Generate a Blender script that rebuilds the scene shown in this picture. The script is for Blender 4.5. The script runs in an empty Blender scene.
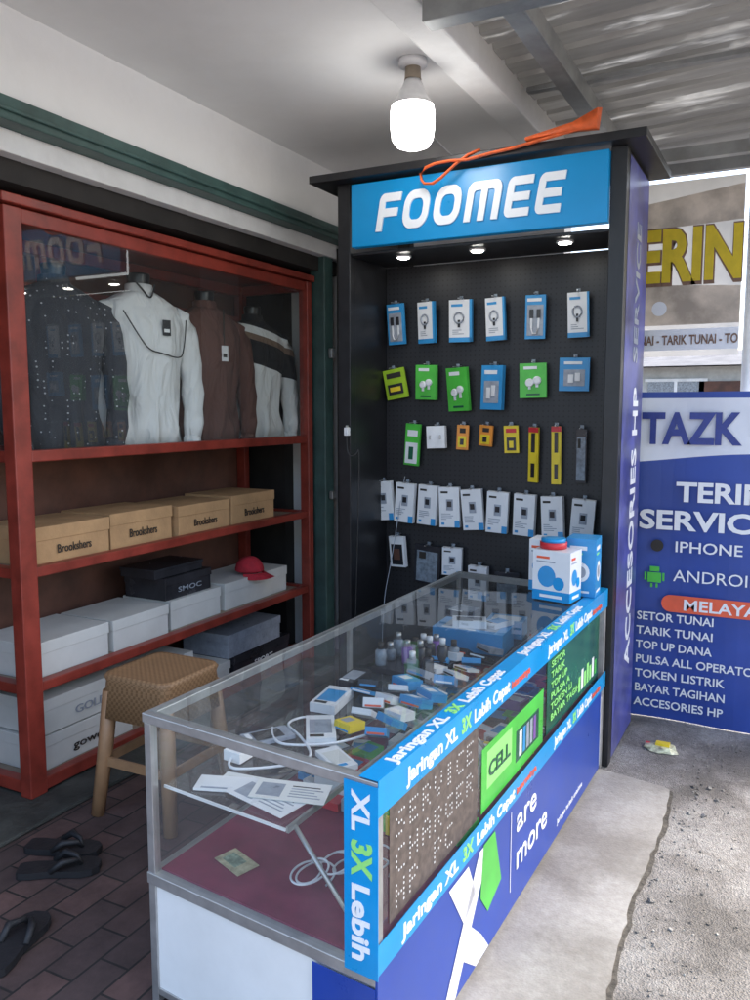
import bpy, bmesh, math, random
from mathutils import Vector, Matrix
random.seed(7)
C=bpy.context; col=C.scene.collection
R=math.radians
# ---------------------------------------------------------------- materials
def newmat(name):
    m=bpy.data.materials.new(name); m.use_nodes=True
    nt=m.node_tree; b=nt.nodes["Principled BSDF"]; return m,nt,b
def N(nt,t,**kw):
    n=nt.nodes.new(t)
    for k,v in kw.items():
        if k in n.inputs.keys(): n.inputs[k].default_value=v
        else: setattr(n,k,v)
    return n
def c4(c): return (c[0],c[1],c[2],1)
def mat(name,col_,rough=.5,metal=0,var=.12,scale=6,bump=0,bscale=60,emit=0,spec=.5,dirt=0,dirtcol=(.08,.07,.06),coat=0,translucent=0):
    m,nt,b=newmat(name)
    tc=N(nt,"ShaderNodeTexCoord")
    nz=N(nt,"ShaderNodeTexNoise",Scale=scale,Detail=6.0,Roughness=.6)
    nt.links.new(tc.outputs["Object"],nz.inputs["Vector"])
    mx=N(nt,"ShaderNodeMixRGB",blend_type='MIX')
    mx.inputs[1].default_value=c4([max(0,x*(1-var)) for x in col_]); mx.inputs[2].default_value=c4([min(1,x*(1+var)) for x in col_])
    rp=N(nt,"ShaderNodeValToRGB"); rp.color_ramp.elements[0].position=.35; rp.color_ramp.elements[1].position=.65
    nt.links.new(nz.outputs["Fac"],rp.inputs["Fac"]); nt.links.new(rp.outputs["Color"],mx.inputs[0])
    out=mx.outputs[0]
    if dirt:
        n2=N(nt,"ShaderNodeTexNoise",Scale=2.3,Detail=9.0,Roughness=.7); nt.links.new(tc.outputs["Object"],n2.inputs["Vector"])
        r2=N(nt,"ShaderNodeValToRGB"); r2.color_ramp.elements[0].position=.45; r2.color_ramp.elements[1].position=.75
        nt.links.new(n2.outputs["Fac"],r2.inputs["Fac"])
        ml=N(nt,"ShaderNodeMath",operation='MULTIPLY'); ml.inputs[1].default_value=dirt; nt.links.new(r2.outputs["Color"],ml.inputs[0])
        m2=N(nt,"ShaderNodeMixRGB"); nt.links.new(ml.outputs[0],m2.inputs[0]); nt.links.new(out,m2.inputs[1]); m2.inputs[2].default_value=c4(dirtcol); out=m2.outputs[0]
    nt.links.new(out,b.inputs["Base Color"])
    mr=N(nt,"ShaderNodeMapRange"); mr.inputs[3].default_value=max(0.02,rough-.08); mr.inputs[4].default_value=min(1,rough+.08)
    nt.links.new(nz.outputs["Fac"],mr.inputs[0]); nt.links.new(mr.outputs[0],b.inputs["Roughness"])
    b.inputs["Metallic"].default_value=metal; b.inputs["Specular IOR Level"].default_value=spec
    b.inputs["Coat Weight"].default_value=coat
    if emit:
        nt.links.new(out,b.inputs["Emission Color"]); b.inputs["Emission Strength"].default_value=emit
    if bump:
        n3=N(nt,"ShaderNodeTexNoise",Scale=bscale,Detail=5.0); nt.links.new(tc.outputs["Object"],n3.inputs["Vector"])
        bp=N(nt,"ShaderNodeBump",Strength=bump,Distance=.01); nt.links.new(n3.outputs["Fac"],bp.inputs["Height"]); nt.links.new(bp.outputs[0],b.inputs["Normal"])
    if translucent:
        tr=N(nt,"ShaderNodeBsdfTranslucent"); nt.links.new(out,tr.inputs[0])
        ms=N(nt,"ShaderNodeMixShader"); ms.inputs[0].default_value=translucent
        nt.links.new(b.outputs[0],ms.inputs[1]); nt.links.new(tr.outputs[0],ms.inputs[2]); nt.links.new(ms.outputs[0],nt.nodes["Material Output"].inputs[0])
    return m
def glassmat(name,tint=(.93,.96,.95),refl=1.5,base=.05,dust_haze=.03):
    m,nt,b=newmat(name); nt.nodes.remove(b)
    lw=N(nt,"ShaderNodeLayerWeight"); lw.inputs["Blend"].default_value=.5
    pw=N(nt,"ShaderNodeMath",operation='POWER'); pw.inputs[1].default_value=4.5
    ma=N(nt,"ShaderNodeMath",operation='MULTIPLY_ADD',use_clamp=True); ma.inputs[1].default_value=refl*.6; ma.inputs[2].default_value=base
    nt.links.new(lw.outputs["Facing"],pw.inputs[0]); nt.links.new(pw.outputs[0],ma.inputs[0])
    tr=N(nt,"ShaderNodeBsdfTransparent"); tr.inputs[0].default_value=c4(tint)
    gl=N(nt,"ShaderNodeBsdfGlossy"); gl.inputs["Roughness"].default_value=.02
    df=N(nt,"ShaderNodeBsdfDiffuse"); df.inputs[0].default_value=(.7,.72,.72,1)
    tc=N(nt,"ShaderNodeTexCoord"); nz=N(nt,"ShaderNodeTexNoise",Scale=4.0,Detail=8.0,Roughness=.7); nt.links.new(tc.outputs["Object"],nz.inputs["Vector"])
    md=N(nt,"ShaderNodeMath",operation='MULTIPLY'); md.inputs[1].default_value=dust_haze*2; nt.links.new(nz.outputs["Fac"],md.inputs[0])
    m0=N(nt,"ShaderNodeMixShader"); nt.links.new(md.outputs[0],m0.inputs[0]); nt.links.new(tr.outputs[0],m0.inputs[1]); nt.links.new(df.outputs[0],m0.inputs[2])
    m1=N(nt,"ShaderNodeMixShader"); nt.links.new(ma.outputs[0],m1.inputs[0]); nt.links.new(m0.outputs[0],m1.inputs[1]); nt.links.new(gl.outputs[0],m1.inputs[2])
    nt.links.new(m1.outputs[0],nt.nodes["Material Output"].inputs[0]); return m

M={}
M['wall']=mat("white_plaster",(.82,.82,.81),.85,var=.03,scale=2,bump=.15,bscale=25,dirt=.15,dirtcol=(.5,.48,.45))
M['ceil']=mat("ceiling_paint",(.80,.80,.79),.9,var=.03,scale=1.5,bump=.1,bscale=15,dirt=.14,dirtcol=(.52,.5,.47))
M['beamp']=mat("beam_plaster",(.78,.78,.77),.9,var=.06,scale=4,bump=.25,bscale=20,dirt=.25,dirtcol=(.45,.42,.38))
M['green']=mat("green_painted_steel",(.05,.105,.095),.5,var=.2,scale=8,dirt=.4,dirtcol=(.03,.035,.03),bump=.1)
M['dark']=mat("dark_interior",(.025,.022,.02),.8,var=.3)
M['red']=mat("red_painted_wood",(.26,.038,.024),.42,var=.25,scale=9,bump=.08,bscale=30,dirt=.35,dirtcol=(.12,.02,.012))
M['redback']=mat("case_back_wood",(.11,.045,.028),.6,var=.35,scale=4,dirt=.3)
M['cream']=mat("shelf_board",(.34,.28,.21),.6,var=.15,dirt=.3)
M['black']=mat("black_laminate",(.012,.012,.014),.38,var=.25,scale=14,bump=.05)
M['alu']=mat("brushed_aluminium",(.50,.50,.49),.4,metal=.75,var=.1,scale=20,dirt=.3,dirtcol=(.27,.26,.24))
M['galv']=mat("galvanised_steel",(.30,.31,.31),.5,metal=.6,var=.2,scale=6,dirt=.4,dirtcol=(.16,.12,.09))
M['white']=mat("white_laminate",(.78,.78,.76),.4,var=.03,dirt=.2,dirtcol=(.5,.47,.42))
M['maroon']=mat("maroon_board",(.24,.045,.08),.5,var=.15,scale=12,dirt=.15)
M['sblue']=mat("sticker_cyan",(.0,.28,.62),.3,var=.08,dirt=.12,dirtcol=(.25,.45,.65))
M['navy']=mat("sticker_blue",(.014,.055,.33),.3,var=.1,scale=3,dirt=.15,dirtcol=(.1,.15,.35))
M['green1']=mat("sticker_lime",(.08,.5,.06),.3,var=.15)
M['dgreen']=mat("sticker_reflection_green",(.02,.11,.06),.25,var=.3)
M['lit']=mat("white_print",(.85,.85,.85),.4,var=.02)
M['litlime']=mat("lime_print",(.3,.75,.2),.4,var=.02)
M['yel']=mat("yellow_print",(.8,.6,.03),.4,var=.05)
M['orange']=mat("orange_strap",(.75,.13,.03),.6,var=.15,scale=30)
M['sign']=mat("sign_blue_acrylic",(.0,.25,.56),.3,var=.03,emit=.1)
M['signw']=mat("sign_white_letters",(.8,.84,.88),.35,var=.02,emit=.05)
M['glass']=glassmat("counter_glass",dust_haze=.045)  # dust film strengthened to paint haze into the counter glass
M['glass2']=glassmat("case_glass",refl=1.1,base=.07,dust_haze=.03)
M['card']=mat("cardboard",(.48,.29,.14),.75,var=.1,scale=10,bump=.15,dirt=.2,dirtcol=(.33,.19,.09))
M['wcard']=mat("white_cardboard",(.66,.66,.62),.6,var=.05,scale=5,dirt=.25,dirtcol=(.4,.38,.32))
M['ink']=mat("black_ink",(.03,.025,.02),.6)
M['lblue']=mat("pack_blue",(.04,.3,.62),.3,var=.1)
M['pwhite']=mat("pack_white",(.78,.79,.8),.3,var=.05)
M['pgrey']=mat("pack_grey",(.32,.35,.4),.3,var=.15,scale=30)
M['pdark']=mat("pack_dark",(.03,.03,.035),.25,var=.3)
M['porange']=mat("pack_orange",(.8,.3,.05),.35)
M['pblister']=mat("blister_grey",(.2,.24,.28),.1,var=.3,scale=40)
M['redp']=mat("pack_red",(.6,.03,.04),.4)
M['capred']=mat("cap_fabric",(.42,.02,.035),.85,var=.2,scale=20,bump=.3,bscale=90)
M['purple']=mat("pack_purple",(.22,.1,.35),.35,var=.2)
M['tan']=mat("tan_plastic",(.36,.2,.1),.45,var=.1,scale=20)
M['rubber']=mat("black_rubber",(.015,.015,.017),.6,bump=.2)
M['skinblk']=mat("mannequin_black",(.012,.012,.012),.3)
M['paper']=mat("paper",(.72,.72,.69),.7,var=.06)
M['cable']=mat("white_cable",(.75,.76,.78),.4)
M['gcable']=mat("black_cable",(.02,.02,.02),.5)
M['plasticw']=mat("white_plastic",(.78,.78,.78),.35)
M['sidep']=mat("side_print",(.055,.06,.24),.35,var=.45,scale=5,dirt=.35,dirtcol=(.3,.3,.5))
M['bangrey']=mat("banner_back",(.72,.69,.64),.6,var=.12,scale=3,translucent=.55)
M['banbrown']=mat("banner_back_dark",(.52,.46,.40),.6,var=.35,scale=5,translucent=.5)
M['banyel']=mat("banner_back_yellow",(.88,.7,.05),.6,var=.05,translucent=.4)
M['banbrn']=mat("banner_back_text",(.28,.17,.12),.6,translucent=.3)
M['banblue']=mat("banner_blue",(.03,.07,.32),.4,var=.12,scale=3)
M['banwhite']=mat("banner_white",(.78,.80,.85),.4,var=.04)
M['bannavy']=mat("banner_navy_text",(.03,.05,.25),.4)
M['pill']=mat("banner_orange_pill",(.8,.12,.05),.4)
def emis(name,c,s):
    m,nt,b=newmat(name); b.inputs["Base Color"].default_value=(.9,.9,.9,1); b.inputs["Emission Color"].default_value=c4(c); b.inputs["Emission Strength"].default_value=s; return m
M['bulb']=emis("lit_bulb_diffuser",(1,.98,.95),18)
M['led']=emis("downlight_led",(1,.97,.9),60)
def clothmat(name,kind):
    m,nt,b=newmat(name); b.inputs["Roughness"].default_value=.85
    tc=N(nt,"ShaderNodeTexCoord"); sx=N(nt,"ShaderNodeSeparateXYZ"); nt.links.new(tc.outputs["Object"],sx.inputs[0])
    mpf=N(nt,"ShaderNodeMapping"); mpf.inputs["Scale"].default_value=(1,1,.35); mpf.inputs["Rotation"].default_value=(R(25),0,0); nt.links.new(tc.outputs["Object"],mpf.inputs[0])
    nz=N(nt,"ShaderNodeTexNoise",Scale=12.0,Detail=2.5,Distortion=.8); nt.links.new(mpf.outputs[0],nz.inputs["Vector"])
    bp=N(nt,"ShaderNodeBump",Strength=.75,Distance=.05); nt.links.new(nz.outputs["Fac"],bp.inputs["Height"]); nt.links.new(bp.outputs[0],b.inputs["Normal"])
    mx=N(nt,"ShaderNodeMixRGB")
    if kind=='dots':
        vo=N(nt,"ShaderNodeTexVoronoi",Scale=38.0); vo.inputs["Randomness"].default_value=.25; nt.links.new(tc.outputs["Object"],vo.inputs["Vector"])
        lt=N(nt,"ShaderNodeMath",operation='LESS_THAN'); lt.inputs[1].default_value=.15; nt.links.new(vo.outputs["Distance"],lt.inputs[0]); nt.links.new(lt.outputs[0],mx.inputs[0])
        mx.inputs[1].default_value=(.03,.033,.042,1); mx.inputs[2].default_value=(.35,.36,.38,1)
    elif kind=='block':
        ad=N(nt,"ShaderNodeMath",operation='MULTIPLY_ADD'); ad.inputs[1].default_value=.25; nt.links.new(sx.outputs[1],ad.inputs[0]); nt.links.new(sx.outputs[2],ad.inputs[2])
        rp=N(nt,"ShaderNodeValToRGB"); rp.color_ramp.interpolation='CONSTANT'
        e=rp.color_ramp.elements; e[0].position=0; e[0].color=(.75,.75,.73,1); e[1].position=.42; e[1].color=(.01,.01,.012,1)
        x=e.new(.56); x.color=(.2,.13,.09,1); x=e.new(.6); x.color=(.78,.78,.76,1); x=e.new(.65); x.color=(.01,.01,.012,1)
        nt.links.new(ad.outputs[0],rp.inputs[0]); nt.links.new(rp.outputs[0],mx.inputs[1]); mx.inputs[0].default_value=0
    else:
        mx.inputs[1].default_value=c4(kind); mx.inputs[2].default_value=c4([k*.88 for k in kind]); nt.links.new(nz.outputs["Fac"],mx.inputs[0])
    nt.links.new(mx.outputs[0],b.inputs["Base Color"]); return m
def pegmat():
    m,nt,b=newmat("black_pegboard"); b.inputs["Roughness"].default_value=.45
    tc=N(nt,"ShaderNodeTexCoord"); vm=N(nt,"ShaderNodeVectorMath",operation='MULTIPLY'); vm.inputs[1].default_value=(40,0,40)
    nt.links.new(tc.outputs["Object"],vm.inputs[0]); fr=N(nt,"ShaderNodeVectorMath",operation='FRACTION'); nt.links.new(vm.outputs[0],fr.inputs[0])
    di=N(nt,"ShaderNodeVectorMath",operation='DISTANCE'); di.inputs[1].default_value=(.5,0,.5); nt.links.new(fr.outputs[0],di.inputs[0])
    lt=N(nt,"ShaderNodeMath",operation='LESS_THAN'); lt.inputs[1].default_value=.17; nt.links.new(di.outputs["Value"],lt.inputs[0])
    mx=N(nt,"ShaderNodeMixRGB"); mx.inputs[1].default_value=(.015,.015,.018,1); mx.inputs[2].default_value=(.002,.002,.002,1)
    nt.links.new(lt.outputs[0],mx.inputs[0]); nt.links.new(mx.outputs[0],b.inputs["Base Color"]); return m
M['peg']=pegmat()
def brickmat():
    m,nt,b=newmat("paving_bricks"); b.inputs["Roughness"].default_value=.75
    tc=N(nt,"ShaderNodeTexCoord"); mp=N(nt,"ShaderNodeMapping"); mp.inputs["Rotation"].default_value=(0,0,R(90)); nt.links.new(tc.outputs["Object"],mp.inputs[0])
    bt=N(nt,"ShaderNodeTexBrick",Scale=1.0); bt.inputs["Brick Width"].default_value=.21; bt.inputs["Row Height"].default_value=.105; bt.inputs["Mortar Size"].default_value=.004
    bt.inputs["Color1"].default_value=(.11,.055,.045,1); bt.inputs["Color2"].default_value=(.065,.04,.036,1); bt.inputs["Mortar"].default_value=(.02,.018,.016,1)
    nt.links.new(mp.outputs[0],bt.inputs["Vector"])
    nz=N(nt,"ShaderNodeTexNoise",Scale=7.0,Detail=9.0,Roughness=.7); nt.links.new(tc.outputs["Object"],nz.inputs["Vector"])
    mx=N(nt,"ShaderNodeMixRGB",blend_type='OVERLAY'); mx.inputs[0].default_value=.9; nt.links.new(bt.outputs["Color"],mx.inputs[1]); nt.links.new(nz.outputs["Fac"],mx.inputs[2])
    hs=N(nt,"ShaderNodeHueSaturation"); hs.inputs["Saturation"].default_value=.85; nt.links.new(mx.outputs[0],hs.inputs["Color"]); nt.links.new(hs.outputs[0],b.inputs["Base Color"])
    ad=N(nt,"ShaderNodeMath",operation='MULTIPLY_ADD'); ad.inputs[1].default_value=-1.0; nt.links.new(bt.outputs["Fac"],ad.inputs[0]); nt.links.new(nz.outputs["Fac"],ad.inputs[2])
    bp=N(nt,"ShaderNodeBump",Strength=.6,Distance=.006); nt.links.new(ad.outputs[0],bp.inputs["Height"]); nt.links.new(bp.outputs[0],b.inputs["Normal"]); return m
M['brick']=brickmat()
def concmat(name,c1,c2,c3,sc=1.0,bump=.5,fine=.2,stain=.4):
    m,nt,b=newmat(name)
    tc=N(nt,"ShaderNodeTexCoord")
    n1=N(nt,"ShaderNodeTexNoise",Scale=1.6*sc,Detail=12.0,Roughness=.62); n2=N(nt,"ShaderNodeTexNoise",Scale=45*sc,Detail=8.0,Roughness=.75); n3=N(nt,"ShaderNodeTexVoronoi",Scale=110*sc); n4=N(nt,"ShaderNodeTexNoise",Scale=4.5*sc,Detail=10.0,Roughness=.75,Distortion=.6)
    for n in (n1,n2,n3,n4): nt.links.new(tc.outputs["Object"],n.inputs["Vector"])
    r=N(nt,"ShaderNodeValToRGB"); e=r.color_ramp.elements; e[0].position=.40; e[0].color=c4(c1); e[1].position=.60; e[1].color=c4(c2); x=e.new(.5); x.color=c4(c3)
    nt.links.new(n1.outputs["Fac"],r.inputs[0])
    mx=N(nt,"ShaderNodeMixRGB",blend_type='OVERLAY'); mx.inputs[0].default_value=fine; nt.links.new(r.outputs[0],mx.inputs[1]); nt.links.new(n2.outputs["Fac"],mx.inputs[2])
    rs=N(nt,"ShaderNodeMapRange"); rs.inputs[1].default_value=.52; rs.inputs[2].default_value=.68; rs.inputs[3].default_value=0; rs.inputs[4].default_value=stain; nt.links.new(n4.outputs["Fac"],rs.inputs[0])
    m2=N(nt,"ShaderNodeMixRGB",blend_type='MULTIPLY'); nt.links.new(rs.outputs[0],m2.inputs[0]); nt.links.new(mx.outputs[0],m2.inputs[1]); m2.inputs[2].default_value=(.5,.47,.43,1)
    nt.links.new(m2.outputs[0],b.inputs["Base Color"])
    rr_=N(nt,"ShaderNodeMapRange"); rr_.inputs[1].default_value=.4; rr_.inputs[2].default_value=.65; rr_.inputs[3].default_value=.9; rr_.inputs[4].default_value=.6; nt.links.new(n4.outputs["Fac"],rr_.inputs[0]); nt.links.new(rr_.outputs[0],b.inputs["Roughness"])
    ad=N(nt,"ShaderNodeMath",operation='ADD'); nt.links.new(n2.outputs["Fac"],ad.inputs[0]); nt.links.new(n3.outputs["Distance"],ad.inputs[1])
    ad2=N(nt,"ShaderNodeMath",operation='MULTIPLY_ADD'); ad2.inputs[1].default_value=3.0; nt.links.new(n4.outputs["Fac"],ad2.inputs[0]); nt.links.new(ad.outputs[0],ad2.inputs[2])
    bp=N(nt,"ShaderNodeBump",Strength=bump,Distance=.008); nt.links.new(ad2.outputs[0],bp.inputs["Height"]); nt.links.new(bp.outputs[0],b.inputs["Normal"]); return m
M['slab']=concmat("smooth_concrete",(.25,.23,.20),(.40,.38,.345),(.33,.31,.275),bump=.15,sc=1.0,fine=.4,stain=.45)
M['grit']=concmat("rough_concrete",(.17,.155,.135),(.37,.35,.32),(.27,.25,.225),sc=1.4,bump=.8,fine=.8,stain=.75)
def roofmat():
    m,nt,b=newmat("corrugated_sheet"); b.inputs["Metallic"].default_value=.4
    tc=N(nt,"ShaderNodeTexCoord"); mp=N(nt,"ShaderNodeMapping"); mp.inputs["Scale"].default_value=(.6,3.0,.3); nt.links.new(tc.outputs["Object"],mp.inputs[0])
    nz=N(nt,"ShaderNodeTexNoise",Scale=2.2,Detail=5.0,Roughness=.6); nt.links.new(mp.outputs[0],nz.inputs["Vector"])
    r=N(nt,"ShaderNodeValToRGB"); e=r.color_ramp.elements; e[0].position=.3; e[0].color=(.17,.165,.155,1); e[1].position=.72; e[1].color=(.38,.38,.37,1); x=e.new(.5); x.color=(.26,.255,.24,1)
    nt.links.new(nz.outputs["Fac"],r.inputs[0]); nt.links.new(r.outputs[0],b.inputs["Base Color"])
    mr=N(nt,"ShaderNodeMapRange"); mr.inputs[3].default_value=.3; mr.inputs[4].default_value=.5; nt.links.new(nz.outputs["Fac"],mr.inputs[0]); nt.links.new(mr.outputs[0],b.inputs["Roughness"])
    tr=N(nt,"ShaderNodeBsdfTranslucent"); tr.inputs[0].default_value=(.6,.6,.56,1)
    r2=N(nt,"ShaderNodeMapRange"); r2.inputs[1].default_value=.58; r2.inputs[2].default_value=.75; r2.inputs[3].default_value=0.02; r2.inputs[4].default_value=.3; nt.links.new(nz.outputs["Fac"],r2.inputs[0])
    ms=N(nt,"ShaderNodeMixShader"); nt.links.new(r2.outputs[0],ms.inputs[0]); nt.links.new(b.outputs[0],ms.inputs[1]); nt.links.new(tr.outputs[0],ms.inputs[2]); nt.links.new(ms.outputs[0],nt.nodes["Material Output"].inputs[0]); return m
M['roof']=roofmat()
def wickermat():
    m,nt,b=newmat("woven_plastic"); b.inputs["Roughness"].default_value=.5
    tc=N(nt,"ShaderNodeTexCoord"); ck=N(nt,"ShaderNodeTexChecker",Scale=85.0); nt.links.new(tc.outputs["Object"],ck.inputs[0])
    ck.inputs[1].default_value=(.36,.21,.105,1); ck.inputs[2].default_value=(.25,.14,.065,1); nt.links.new(ck.outputs[0],b.inputs["Base Color"])
    bp=N(nt,"ShaderNodeBump",Strength=.6,Distance=.004); nt.links.new(ck.outputs[1],bp.inputs["Height"]); nt.links.new(bp.outputs[0],b.inputs["Normal"]); return m
M['wicker']=wickermat()
M['rack']=mat("galv_hook",(.5,.5,.5),.3,metal=.8)
# ---------------------------------------------------------------- mesh builder
class MB:
    def __init__(s,name,parent=None): s.name=name; s.bm=bmesh.new(); s.mats=[]; s.parent=parent
    def mi(s,m):
        m=M[m] if isinstance(m,str) else m
        if m not in s.mats: s.mats.append(m)
        return s.mats.index(m)
    def box(s,x0,x1,y0,y1,z0,z1,m,mt=None):
        i=s.mi(m); vs=[s.bm.verts.new((x,y,z)) for z in (z0,z1) for y in (y0,y1) for x in (x0,x1)]
        if mt is not None:
            for v in vs: v.co=mt@v.co
        for f in ((0,2,3,1),(4,5,7,6),(0,1,5,4),(2,6,7,3),(0,4,6,2),(1,3,7,5)):
            fc=s.bm.faces.new([vs[k] for k in f]); fc.material_index=i
        return s
    def quad(s,pts,m):
        i=s.mi(m); f=s.bm.faces.new([s.bm.verts.new(p) for p in pts]); f.material_index=i; return s
    def loft(s,rings,m,caps=True,smooth=True):
        i=s.mi(m); R_=[[s.bm.verts.new(p) for p in r] for r in rings]; n=len(R_[0])
        for a,b in zip(R_,R_[1:]):
            for k in range(n):
                f=s.bm.faces.new((a[k],a[(k+1)%n],b[(k+1)%n],b[k])); f.material_index=i; f.smooth=smooth
        if caps:
            for r,rev in ((R_[0],True),(R_[-1],False)):
                f=s.bm.faces.new(list(reversed(r)) if rev else r); f.material_index=i
        return s
    def tube(s,pts,rad,m,n=10,sy=1):
        pts=[Vector(p) for p in pts]
        if not isinstance(rad,(list,tuple)): rad=[rad]*len(pts)
        rings=[]
        for k,p in enumerate(pts):
            d=(pts[min(k+1,len(pts)-1)]-pts[max(k-1,0)]).normalized()
            a=Vector((0,0,1)) if abs(d.z)<.9 else Vector((1,0,0))
            u=d.cross(a).normalized(); w=d.cross(u).normalized()
            rings.append([p+u*math.cos(t)*rad[k]+w*math.sin(t)*rad[k]*sy for t in [2*math.pi*j/n for j in range(n)]])
        return s.loft(rings,m)
    def lathe(s,prof,cx,cy,m,n=28):
        return s.loft([[(cx+r*math.cos(2*math.pi*j/n),cy+r*math.sin(2*math.pi*j/n),z) for j in range(n)] for r,z in prof],m)
    def done(s,bevel=0,shade=False,sub=0):
        bmesh.ops.recalc_face_normals(s.bm,faces=s.bm.faces)
        me=bpy.data.meshes.new(s.name); s.bm.to_mesh(me); s.bm.free()
        for m in s.mats: me.materials.append(m)
        o=bpy.data.objects.new(s.name,me); col.objects.link(o)
        if s.parent: o.parent=s.parent
        if bevel:
            b=o.modifiers.new("bevel",'BEVEL'); b.width=bevel; b.segments=2; b.limit_method='ANGLE'
        if sub:
            b=o.modifiers.new("sub",'SUBSURF'); b.levels=sub; b.render_levels=sub
        return o
def empty(name):
    o=bpy.data.objects.new(name,None); col.objects.link(o); return o
def text(body,loc,xa,ya,m,h=None,w=None,parent=None,name="lettering",shear=0,off=0.02,align='LEFT',ext=.0008,spacing=1.0):
    c=bpy.data.curves.new(name,'FONT'); c.body=body; c.size=1; c.shear=shear; c.offset=off; c.align_x=align; c.extrude=0; c.space_character=spacing; c.space_line=.85
    c.resolution_u=3
    o=bpy.data.objects.new(name,c); col.objects.link(o); c.materials.append(M[m])
    C.view_layer.update(); d=o.dimensions
    sy=(h/.73) if h else None
    sx=(w/d.x) if w else None
    if sy is None: sy=sx
    if sx is None: sx=sy
    X=Vector(xa).normalized(); Y=Vector(ya).normalized(); Z=X.cross(Y)
    mt=Matrix(((X.x*sx,Y.x*sy,Z.x,loc[0]),(X.y*sx,Y.y*sy,Z.y,loc[1]),(X.z*sx,Y.z*sy,Z.z,loc[2]),(0,0,0,1)))
    c.extrude=ext
    if parent: o.parent=parent
    o.matrix_basis=mt
    return o
XA=(1,0,0);YA=(0,1,0);ZA=(0,0,1)
def cable(name,pts,r,m,parent=None):
    c=bpy.data.curves.new(name,'CURVE'); c.dimensions='3D'; c.bevel_depth=r; c.bevel_resolution=2
    sp=c.splines.new('NURBS'); sp.points.add(len(pts)-1); sp.order_u=3; sp.use_endpoint_u=True
    for p,q in zip(sp.points,pts): p.co=(*q,1)
    c.materials.append(M[m]); o=bpy.data.objects.new(name,c); col.objects.link(o)
    if parent: o.parent=parent
    return o
# ---------------------------------------------------------------- ground
b=MB("ground"); b.quad([(-300,-300,-.004),(300,-300,-.004),(300,300,-.004),(-300,300,-.004)],'grit'); b.done()
b=MB("brick_pavement"); b.quad([(-5,-3,0),(-1.0,-3,0),(-1.0,4.5,0),(-5,4.5,0)],'brick'); b.done()
b=MB("concrete_slab"); edge=[]
y=-2.5
while y<3.3:
    edge.append((-.375+random.uniform(-.006,.006)+.006*math.sin(y*2.1)+.005*math.sin(y*7)+.004*math.sin(y*19),y)); y+=.04
edge+=[(-.38,3.34),(-.385,3.39),(-.42,3.41),(-.62,3.45)]; poly=[(-1.05,-2.5)]+edge+[(-1.05,3.5)]
top=[b.bm.verts.new((x,yy,.005)) for x,yy in poly]; bot=[b.bm.verts.new((x,yy,-.01)) for x,yy in poly]
i=b.mi('slab'); b.bm.faces.new(top).material_index=i
for k in range(len(poly)): b.bm.faces.new((bot[k],bot[(k+1)%len(poly)],top[(k+1)%len(poly)],top[k])).material_index=i
b.done()
b=MB("dirt_joint"); i=b.mi(mat("joint_dirt",(.09,.08,.065),.95,var=.4,scale=40,bump=.8)); pv=None
for k,(x,y) in enumerate(edge[:-1]):
    w_=.006+.008*abs(math.sin(k*.37))+random.uniform(0,.008); cur=(b.bm.verts.new((x-.001,y,-.001)),b.bm.verts.new((x+w_,y,-.001)))
    if pv: b.bm.faces.new((pv[0],pv[1],cur[1],cur[0])).material_index=i
    pv=cur
b.done()
b=MB("loose_gravel")
for k in range(420):
    x=-.35+abs(random.gauss(0,.10)); y=random.uniform(1.2,4.0); s=random.uniform(.0015,.005)*(2 if random.random()<.05 else 1)
    if random.random()<.4: x=random.uniform(-.35,.4)
    mt=Matrix.Translation((x,y,-.004+s*.4))@Matrix.Rotation(random.uniform(0,6),4,Vector((random.random(),random.random(),1)).normalized()); b.box(-s,s,-s*.7,s*.7,-s*.6,s*.6,'grit' if k%3 else 'slab',mt)
b.done()
b=MB("road"); b.quad([(-60,8,.0),(60,8,.0),(60,14,.0),(-60,14,.0)],mat("asphalt",(.06,.06,.06),.9,bump=.4)); 
for x in range(-50,50,4): b.quad([(x,10.95,.004),(x+2,10.95,.004),(x+2,11.07,.004),(x,11.07,.004)],'lit')
b.done()
# ---------------------------------------------------------------- building
bl=empty("shop_building"); YS=1.0
b=MB("upper_wall",bl); b.box(-2.6,-2.44,YS,4.5,2.6,3.3,'wall'); b.done()
b=MB("ceiling",bl); b.box(-2.44,-1.3,YS,4.5,2.9,3.3,'ceil'); b.done()
b=MB("ceiling_beam",bl); b.box(-1.3,-1.16,YS,4.5,2.86,3.3,'beamp'); b.done(bevel=.008)
b=MB("back_wall",bl); b.box(-6,-1.16,4.5,4.65,0,3.3,'wall'); b.done()
b=MB("lintel_beam",bl); b.box(-2.58,-2.42,YS,4.5,2.52,2.6,'green'); b.box(-2.415,-2.405,YS,4.5,2.545,2.56,'green'); b.done(bevel=.006)
b=MB("shutter_rail",bl); b.box(-2.60,-2.50,YS,4.5,2.44,2.52,'beamp'); b.done(bevel=.004)
b=MB("shutter_box",bl); b.box(-2.72,-2.56,YS,4.5,2.36,2.44,'dark'); b.done()
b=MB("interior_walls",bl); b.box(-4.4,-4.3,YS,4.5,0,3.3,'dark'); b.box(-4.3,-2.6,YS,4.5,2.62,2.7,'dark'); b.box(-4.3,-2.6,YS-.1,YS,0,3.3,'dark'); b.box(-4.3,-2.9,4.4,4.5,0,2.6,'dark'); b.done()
b=MB("door_post",bl); b.box(-2.62,-2.52,4.27,4.37,.0,2.52,'green'); b.box(-2.515,-2.49,4.30,4.34,1.85,1.91,'galv'); b.box(-2.515,-2.49,4.30,4.34,1.0,1.05,'galv'); b.done(bevel=.006)
b=MB("dark_partition",bl); b.box(-2.5,-2.02,4.38,4.44,0,2.5,'dark'); b.done()
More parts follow.
